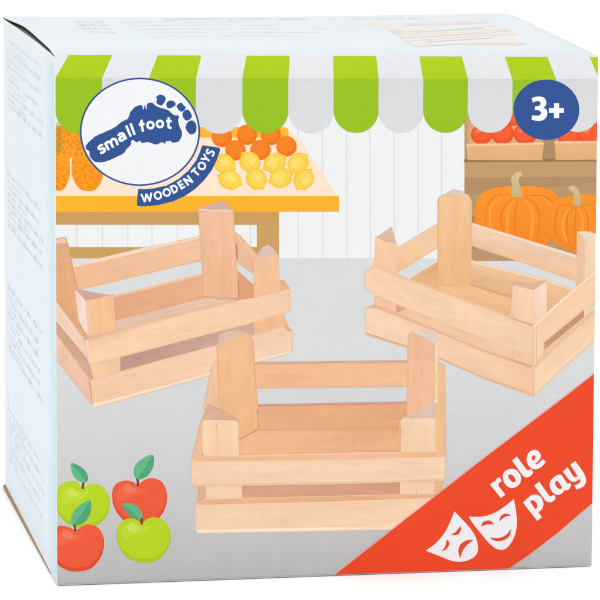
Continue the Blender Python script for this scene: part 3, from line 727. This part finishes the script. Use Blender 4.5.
# ------------------------------------------------------------------ glyphs (strokes, x-height 1, y up)
def arc(cx, cy, rx, ry, a0, a1, n=14):
    return [(cx + rx * math.cos(math.radians(a0 + (a1 - a0) * k / n)), cy + ry * math.sin(math.radians(a0 + (a1 - a0) * k / n))) for k in range(n + 1)]
def glyphs(w):
    h = w / 2
    g = {}
    g['s'] = (.86, [smooth_open([(.80, .80), (.62, .90), (.40, .91), (.19, .78), (.24, .60), (.45, .51), (.66, .42), (.70, .24), (.50, .09), (.27, .08), (.06, .19)], 5)])
    g['m'] = (1.62, [[(h, 0), (h, 1)], [(h, .55)] + arc(.46, .62, .46 - h, .38 - h * .6, 170, 0) + [(.92 - h, 0)], [(.92 - h, .55)] + arc(1.2, .62, .42 - h * .6, .38 - h * .6, 170, 0) + [(1.62 - h * 1.4, 0)]])
    g['a'] = (.95, [arc(.52, .62, .34, .30, 155, 0) + [(.86, 0)], smooth_open([(.80, .56), (.42, .54), (.15, .40), (.17, .18), (.38, .10), (.62, .16), (.80, .32)], 5)])
    g['l'] = (w, [[(h, 0), (h, 1.42)]])
    g['f'] = (.66, [[(.30, 0), (.30, 1.05)] + arc(.30 + .24, 1.05, .24, .26, 180, 95)[1:], [(0, .88), (.62, .88)]])
    g['o'] = (1.0, [arc(.5, .5, .5 - h, .52 - h, 0, 360, 28)])
    g['t'] = (.62, [[(.28, 1.32), (.28, .32)] + arc(.28 + .22, .32, .22, .22, 180, 270)[1:] + [(.62, .10)], [(0, .88), (.60, .88)]])
    # capitals, height 1
    g['W'] = (1.36, [[(.08, 1), (.40, 0)], [(.38, 0), (.68, .94)], [(.68, .94), (.98, 0)], [(.96, 0), (1.28, 1)]])
    g['O'] = (.98, [arc(.49, .5, .49 - h, .51 - h, 0, 360, 28)])
    g['D'] = (.84, [[(h, 0), (h, 1)], [(h, 1 - h), (.34, 1 - h)] + arc(.34, .5, .46 - h, .5 - h, 90, -90) + [(h, h)]])
    g['E'] = (.62, [[(h, 0), (h, 1)], [(h, 1 - h), (.60, 1 - h)], [(h, .5), (.55, .5)], [(h, h), (.60, h)]])
    g['N'] = (.84, [[(h, 0), (h, 1)], [(h * .9, 1), (.84 - h * .9, 0)], [(.84 - h, 0), (.84 - h, 1)]])
    g['T'] = (.76, [[(.38, 0), (.38, 1)], [(0, 1 - h), (.76, 1 - h)]])
    g['Y'] = (.80, [[(.40, 0), (.40, .45)], [(.06, 1), (.40, .40)], [(.74, 1), (.40, .40)]])
    g['S'] = (.68, [smooth_open([(.62, .86), (.42, .94), (.20, .88), (.12, .72), (.28, .58), (.48, .46), (.58, .28), (.46, .10), (.24, .06), (.04, .14)], 5)])
    g['3'] = (.66, [smooth_open([(.04, .90), (.28, .93), (.50, .86), (.54, .70), (.44, .56), (.24, .52)], 6), smooth_open([(.24, .52), (.46, .50), (.58, .34), (.54, .15), (.34, .06), (.03, .09)], 6)])
    g['+'] = (.62, [[(.31, .16), (.31, .78)], [(0, .47), (.62, .47)]])
    # rounded display face of the corner band, x-height 1
    g['r'] = (.72, [[(h, 0), (h, 1)], smooth_open([(h, .55), (.34, .78), (.50, .88), (.72, .88)], 5)])
    g['p'] = (.98, [[(h, -.42), (h, 1)], [(h, .86)] + arc(.48, .50, .50 - h, .52 - h, 100, -110)])
    g['e'] = (.94, [smooth_open([(.16, .44), (.46, .46), (.78, .54), (.80, .72), (.64, .86), (.44, .88), (.24, .76), (.15, .50), (.20, .26), (.38, .13), (.62, .11), (.86, .20)], 5)])
    g['L'] = (.58, [[(h, 1.42), (h, .38)] + arc(h + .26, .38, .26, .26, 180, 270)[1:] + [(.60, .14)]])
    g['A'] = (1.0, [smooth_open([(.80, .80), (.56, .87), (.32, .80), (.17, .55), (.17, .32), (.30, .14), (.48, .16), (.66, .34), (.78, .60)], 5), [(.80, 1), (.78, .36), (.84, .18), (1.0, .12)]])
    g['y'] = (.92, [[(h, 1), (h, .42)] + arc(h + .28, .42, .28, .28, 180, 270)[1:] + [(.60, .16), (.80, .30)], smooth_open([(.92 - h, 1), (.92 - h, .5), (.92 - h, -.05), (.68, -.30), (.40, -.34), (.16, -.28)], 5)])
    return g
def put(P, ch, cx, cy, ang, size, w, c, asp=1.0, mid=.5):
    """glyph centred (x-height or cap centre) on cx,cy; ang = direction of the baseline in the artwork"""
    G_ = glyphs(w); wd, strokes = G_[ch]; a = math.radians(ang); ca, sa = math.cos(a), math.sin(a)
    for st in strokes:
        pts = []
        for x, y in st:
            X = (x - wd / 2) * size * asp; Y = -(y - mid) * size
            pts.append((cx + ca * X - sa * Y, cy + sa * X + ca * Y))
        closed = math.hypot(pts[0][0] - pts[-1][0], pts[0][1] - pts[-1][1]) < .02 * size
        if closed: pts = pts[:-1]
        P.stroke(pts, w * size, c, closed)

# ------------------------------------------------------------------ round logo
BL = (48, 84, 148)
P = Print()
P.poly(ell(140, 131.8, 60.2, 54.2, 72), BL); P.poly(ell(140, 131.8, 58.4, 52.5, 72), (240, 241, 244))
logo = P.build('printed_round_logo', box)
def rough(pts, n=4, amp=.35):
    o = smooth(pts, n); return [(x + random.uniform(-amp, amp), y + random.uniform(-amp, amp)) for x, y in o]
z4 = lambda pts: zoomed(70, 60, 4.286, pts)
P = Print()
fp = [(67, 372), (78, 355), (96, 338), (118, 322), (150, 308), (190, 290), (222, 264), (248, 252), (258, 226), (272, 206), (290, 196), (308, 194), (316, 214), (320, 192), (329, 212),
      (330, 190), (352, 183), (378, 202), (420, 214), (442, 234), (466, 240), (464, 262), (470, 285), (480, 312), (474, 340), (460, 352), (440, 354), (428, 346), (419, 352), (414, 345), (408, 360), (394, 352),
      (380, 360), (362, 362), (350, 356), (330, 352), (308, 357), (300, 347), (285, 354), (272, 343), (262, 348), (262, 362), (244, 380), (228, 402), (195, 418), (160, 434), (120, 440), (98, 430), (84, 412), (82, 392), (72, 386)]
P.poly(rough(z4(fp), 3, .22), BL)
for t in ([(368, 158), (376, 154), (384, 148), (400, 152), (410, 162), (408, 176), (394, 194), (378, 190), (370, 180), (374, 168)],
          [(413, 190), (420, 178), (436, 173), (450, 182), (453, 192), (440, 203), (420, 207)],
          [(457, 198), (466, 187), (478, 183), (486, 192), (497, 203), (490, 215), (478, 222), (466, 214)],
          [(482, 232), (490, 217), (506, 213), (518, 226), (522, 243), (510, 258), (496, 258), (486, 248)],
          [(495, 290), (504, 268), (522, 258), (538, 270), (543, 290), (538, 310), (520, 320), (504, 308)]):
    P.poly(rough(z4(t), 3, .12), BL)
foot = P.build('printed_footprint', logo)
P = Print(); WT = (244, 246, 250)
zz6 = lambda x, y: (80 + x / 6, 110 + y / 6)
for ch, x, y, a, asp, mid in (('s', 130, 234, -32, 1.05, .5), ('m', 189, 203, -29, .93, .5), ('a', 249, 162, -27, .98, .5), ('l', 291, 126, -23, 1.1, .71), ('l', 316, 115, -20, 1.1, .71),
                         ('f', 373, 96, -12, 1.1, .68), ('o', 423, 91, -8, 1.0, .5), ('o', 480, 84, -4, 1.0, .5), ('t', 533, 77, 2, 1.1, .68)):
    X, Y = zz6(x, y); put(P, ch, X, Y, a, 8.5, .29, WT, asp, mid)
P.build('printed_lettering', logo)
P = Print()
rb_ = [(24, 327), (60, 329), (120, 324), (210, 305), (290, 262), (360, 202), (410, 135), (436, 75), (446, 42), (453, 36), (470, 38), (552, 50), (566, 56), (567, 72), (545, 135), (510, 205),
       (460, 270), (400, 328), (330, 375), (250, 411), (150, 435), (60, 443), (22, 441), (13, 432), (16, 385), (20, 335)]
P.poly(zoomed(135, 140, 6.667, rb_), BL)
rib = P.build('printed_ribbon', logo)
P = Print()
for ch, x, y, a in (('W', 79, 384, -7), ('O', 153, 370, -14), ('O', 212, 350, -20), ('D', 264, 325, -27), ('E', 309, 299, -33), ('N', 354, 270, -38), ('T', 405, 215, -47), ('O', 446, 173, -53), ('Y', 473, 124, -58), ('S', 502, 84, -64)):
    put(P, ch, 135 + x / 6.667, 140 + y / 6.667, a, 8.6, .225, WT, 1.0)
P.build('printed_lettering', rib)

SO_ = lambda p: smooth_open(p, 4)
# ------------------------------------------------------------------ age badge
P = Print(); P.poly(ell(546.3, 109.7, 33, 30.2, 64), (50, 84, 150)); age = P.build('printed_age_badge', box)
P = Print()
ZC = lambda pts: zoomed(525, 90, 13.333, pts)
P.poly(ZC(SO_([(90, 108), (150, 88), (215, 88), (264, 112), (284, 160), (274, 208), (252, 236), (286, 262), (298, 310), (280, 368), (232, 404), (170, 412), (86, 394)]) + [(98, 334)]
       + SO_([(98, 334), (150, 344), (194, 336), (214, 306), (198, 278), (166, 268), (132, 268)]) + [(132, 218)] + SO_([(132, 218), (176, 214), (204, 194), (206, 166), (180, 148), (146, 150), (104, 166)])), WT)
P.poly(ZC([(386, 176), (454, 176), (454, 238), (518, 240), (518, 304), (454, 306), (454, 374), (386, 374), (386, 306), (320, 304), (320, 240), (386, 238)]), WT)
P.build('printed_lettering', age)

# ------------------------------------------------------------------ corner band with masks
P = Print()
P.poly([(333, 575), (400, 522.8), (480, 460.4), (560, 399.4), (599, 369), (599, 371), (480, 462), (400, 525), (335, 577)], (240, 178, 178))
P.poly([(334, 575.6), (400, 523.8), (480, 461.4), (560, 400.4), (599, 370), (599, 497), (591.7, 503.4), (556.5, 533.6), (530, 554), (509, 568.4), (500, 578), (334, 580)], (236, 74, 38))
band = P.build('printed_corner_band', box)
m6 = lambda pts: zoomed(420, 490, 5.4545, pts)
WM = (239, 240, 244)
def cres(P, a, b_, c_, d, col_):
    P.poly(smooth(m6([a, b_, c_, d]), 6), col_)
RD = (234, 74, 40)
P = Print()
P.poly(m6([(188, 117)] + smooth_open([(188, 117), (225, 155), (262, 195), (290, 232), (310, 275), (317, 320), (305, 355), (275, 378), (235, 390), (180, 388), (110, 362), (32, 331)], 4)[1:]
          + smooth_open([(32, 331), (85, 292), (130, 240), (160, 185), (188, 117)], 4)[1:-1]), WM)
P.poly(m6(smooth_open([(221, 194), (224, 215), (215, 235), (196, 247), (168, 243)], 4) + smooth_open([(168, 243), (195, 228), (221, 194)], 4)[1:-1]), RD)
P.poly(m6(smooth_open([(146, 270), (158, 282), (158, 302), (142, 325), (116, 333)], 4) + smooth_open([(116, 333), (136, 310), (146, 270)], 4)[1:-1]), RD)
P.poly(m6(smooth_open([(293, 273), (262, 273), (232, 286), (213, 310), (210, 342), (220, 374)], 4) + smooth_open([(220, 374), (234, 330), (262, 296), (293, 273)], 4)[1:-1]), RD)
P.build('printed_sad_mask', band)
P = Print()
P.poly(m6(smooth_open([(266, 145), (340, 145), (395, 130), (450, 98), (512, 50)], 4)[:-1] + smooth_open([(512, 50), (522, 105), (528, 170), (522, 230), (502, 280), (470, 318), (440, 326), (405, 314), (368, 280), (325, 228), (290, 185), (266, 145)], 4)[:-1]), WM)
P.poly(m6(smooth_open([(333, 200), (343, 176), (368, 166), (390, 171), (405, 189)], 4) + smooth_open([(405, 189), (370, 187), (333, 200)], 4)[1:-1]), RD)
P.poly(m6(smooth_open([(431, 172), (438, 146), (458, 130), (480, 130), (496, 140)], 4) + smooth_open([(496, 140), (462, 148), (431, 172)], 4)[1:-1]), RD)
P.poly(m6(smooth_open([(380, 258), (430, 261), (470, 244), (496, 212)], 4) + smooth_open([(496, 212), (492, 242), (470, 268), (430, 280), (400, 274), (380, 258)], 4)[1:-1]), RD)
P.build('printed_happy_mask', band)
P = Print()
ZA = lambda pts: zoomed(488, 445, 10.0, pts)
ZB = lambda pts: zoomed(520, 460, 8.5714, pts)
def letter(Zm, outer, holes=()):
    P.poly(Zm(outer), WM)
    for h_ in holes: P.poly(smooth(Zm(h_), 5), RD)
SO = smooth_open
letter(ZA, [(20, 395), (64, 362)] + SO([(72, 366), (84, 340), (100, 328), (118, 322)], 4) + SO([(138, 362), (112, 378), (104, 396), (112, 418)], 4) + [(172, 496), (130, 530)])
letter(ZA, smooth([(152, 290), (178, 256), (225, 238), (272, 244), (308, 275), (330, 325), (322, 375), (290, 412), (245, 430), (200, 418), (164, 378), (148, 330)], 5),
       [[(204, 302), (222, 293), (248, 305), (268, 332), (276, 358), (264, 374), (242, 368), (218, 345), (204, 322)]])
letter(ZA, [(240, 155), (288, 116), (376, 234)] + SO([(390, 250), (404, 252), (428, 240)], 4) + SO([(452, 268), (438, 296), (408, 318), (374, 322), (344, 302)], 4))
letter(ZA, SO([(578, 162), (556, 196), (522, 226), (478, 242), (438, 234), (402, 200), (386, 148), (396, 96), (428, 60), (470, 48), (506, 64), (524, 94), (522, 132), (496, 166), (470, 186)], 5)
       + SO([(484, 196), (510, 180), (544, 142)], 4),
       [[(440, 118), (456, 102), (470, 108), (474, 128), (464, 146), (450, 158), (440, 142)]])
letter(ZB, [(26, 366)] + SO([(60, 330), (104, 300), (150, 298), (184, 326), (200, 370), (192, 412), (168, 440)], 5) + [(156, 446), (188, 490), (148, 522)],
       [[(88, 358), (104, 346), (124, 350), (142, 372), (148, 400), (138, 418), (128, 416)]])
letter(ZB, [(122, 218), (164, 186), (246, 300)] + SO([(256, 310), (270, 308), (288, 296)], 4) + SO([(306, 322), (290, 348), (260, 362), (230, 356), (206, 334)], 4))
letter(ZB, SO([(252, 208), (266, 172), (300, 140), (336, 124), (356, 130)], 4) + [(398, 190)] + SO([(408, 202), (420, 200), (430, 192)], 4) + SO([(436, 220), (420, 248), (396, 260), (380, 256)], 4)
       + SO([(366, 280), (334, 298), (296, 290), (268, 260), (254, 225)], 4),
       [[(300, 190), (316, 178), (332, 190), (352, 222), (360, 240), (344, 248), (322, 240), (304, 216)]])
letter(ZB, [(366, 98), (408, 62), (446, 124)] + SO([(458, 142), (474, 146), (494, 138)], 4) + [(430, 40), (474, 8)] + SO([(520, 72), (554, 128), (566, 180), (548, 220), (518, 240), (484, 252)], 5)
       + [(464, 218)] + SO([(494, 206), (512, 192), (518, 176), (514, 160)], 4) + SO([(492, 176), (462, 188), (432, 178), (404, 150)], 4))
P.build('printed_lettering', band)

# ------------------------------------------------------------------ faint print on the side and on the lid
def flat_print(mapper): return Print(mapper, False)
P = Print(lambda p, z: leftface_uv(p[0], p[1], 1.2e-5), False)
FA = (219, 228, 234)
def textline(P, u0_, u1_, v_, h_, c_, wmin=.02, wmax=.09, gap=.018, horizontal=True):
    u = u0_
    while u < u1_:
        wd = random.uniform(wmin, wmax); e = min(u + wd, u1_)
        x = u
        while x < e:
            g = random.uniform(.006, .013); hh = h_ * random.choice((.55, .6, .6, .9, 1.0))
            if random.random() < .9: P.poly([(x, v_), (min(x + g * .72, e), v_), (min(x + g * .72, e), v_ + hh), (x, v_ + hh)], c_, z=0)
            x += g
        u = e + gap
for start, vs in ((.055, (.045, .07, .098, .125, .152, .178)), (.295, (.322, .35, .378, .405, .43)), (.535, (.56, .588, .615, .642, .668, .692)), (.79, (.82, .845, .872, .898, .925))):
    P.poly([(.075, 1 - start), (.085, 1 - start), (.085, 1 - start - .03), (.075, 1 - start - .03)], FA, z=0)
    for i, vv in enumerate(vs):
        textline(P, .09 + .01 * (i % 2), random.uniform(.68, .80) if i < len(vs) - 1 else .76, 1 - vv, .011, (225, 233, 238), .03, .14, .02)
        if i < len(vs) - 1: textline(P, .09, random.uniform(.25, .5), 1 - vv - .0135, .008, (227, 235, 240), .03, .14, .02)
P.build('side_small_print', side)
# pale cyan tint paints in the light that wraps round the two front folds
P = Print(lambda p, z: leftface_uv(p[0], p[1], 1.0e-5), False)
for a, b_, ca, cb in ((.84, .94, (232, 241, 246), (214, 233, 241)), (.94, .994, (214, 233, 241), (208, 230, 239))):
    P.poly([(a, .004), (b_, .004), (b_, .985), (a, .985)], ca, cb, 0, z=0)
P.build('fold_light_tint', side)
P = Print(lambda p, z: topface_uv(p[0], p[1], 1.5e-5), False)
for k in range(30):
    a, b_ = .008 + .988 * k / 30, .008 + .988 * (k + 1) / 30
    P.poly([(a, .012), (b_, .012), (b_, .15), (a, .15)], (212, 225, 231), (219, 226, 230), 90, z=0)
P.build('fold_light_tint', lid)
P = Print(lambda p, z: topface(p, 3e-5 + z), False)
z_ = 1e-5
def topword(x0, x1, y0, y1, h, c):
    c = tuple(q_ - 4 for q_ in c)
    x = x0
    while x < x1:
        wd = random.uniform(1.2, 3.0); t = (x - x0) / (x1 - x0); y = y0 + (y1 - y0) * t; e = min(x + wd, x1)
        sk = 1.0
        P.poly([(x - sk * h, y - h), (e - sk * h, y - h), (e, y), (x, y)], c, z=z_)
        x = e + random.choice((.5, .6, .8, 2.0))
T1 = (216, 220, 224); T2 = (224, 230, 235)
for i, y in enumerate((22.2, 25.8, 29.6, 33.4)):
    for k in range(3): topword(68 + i * 4 + k * 9.5, 75.5 + i * 4 + k * 9.5, y, y + .4, 1.9, T1)
for (x0, x1, y) in ((112, 160, 22), (168, 240, 22.4), (118, 214, 26), (222, 262, 26), (124, 310, 30), (130, 196, 33.8), (204, 300, 33.6), (140, 190, 37.4), (204, 274, 37)):
    topword(x0, x1, y, y - .6, 1.6, T2)
for (x0, x1) in ((150, 206), (212, 252), (262, 292), (313, 322), (336, 356), (362, 392), (398, 412)):
    topword(x0, x1, 19.2, 18.4, 2.0, (216, 219, 223))
P.build('lid_small_print', lid)
P = Print(lambda p, z: topface(p, 3.2e-5 + z), False)
q3 = lambda pts: zoomed(340, 0, 3.3333, pts)
PE, PE2, PE3, GP, HL_ = (228, 221, 214), (225, 213, 204), (219, 206, 199), (209, 210, 212), (226, 232, 235)
WB = (226, 215, 207)
for i, (pts, c) in enumerate((
    (q3([(22, 82), (60, 77), (150, 81), (170, 88), (152, 96), (60, 93)]), PE),
    (q3([(165, 75), (300, 71), (440, 66), (486, 72), (488, 78), (300, 85), (168, 86)]), PE),
    (q3([(190, 80), (470, 72), (484, 76), (300, 84), (180, 86)]), PE2),
    (q3([(108, 104), (150, 92), (300, 88), (505, 82), (520, 88), (450, 92), (220, 104), (160, 110), (130, 112)]), PE),
    (q3([(108, 104), (150, 98), (168, 108), (160, 120), (132, 116)]), PE3),
    (q3([(205, 107), (222, 105), (450, 93), (455, 96), (222, 109), (206, 111)]), GP), (q3([(232, 101.5), (450, 90), (452, 92.5), (232, 104.5)]), HL_),
    (q3([(140, 120), (168, 112), (222, 112), (460, 98), (540, 94), (546, 104), (480, 112), (240, 126), (152, 130)]), WB),
    (q3([(150, 132), (240, 127), (480, 113), (560, 108), (578, 116), (490, 120), (250, 134), (162, 140)]), PE),
    (q3([(236, 139), (252, 137), (484, 124), (490, 128), (252, 142), (238, 143)]), GP), (q3([(262, 134.5), (490, 121), (494, 124.5), (262, 138)]), HL_),
    (q3([(168, 144), (236, 143), (252, 145), (490, 130), (560, 124), (600, 147), (560, 152), (400, 148), (240, 153), (200, 159)]), PE),
    (q3([(200, 154), (240, 149), (400, 144), (580, 142), (600, 147), (560, 152), (400, 149), (240, 154), (202, 159)]), PE2),
    (q3([(452, 62), (474, 63), (480, 72), (458, 71)]), PE2), (q3([(540, 100), (556, 104), (552, 112), (538, 108)]), PE3))):
    P.poly(pts, c, z=i * 2.5e-6)
P.build('lid_crate_print', lid)

# keep world positions while the carton's empty sits at its own base
for o in list(box.children):
    o.matrix_parent_inverse = box.matrix_world.inverted()

scene.render.engine = 'CYCLES'
scene.cycles.max_bounces = 8
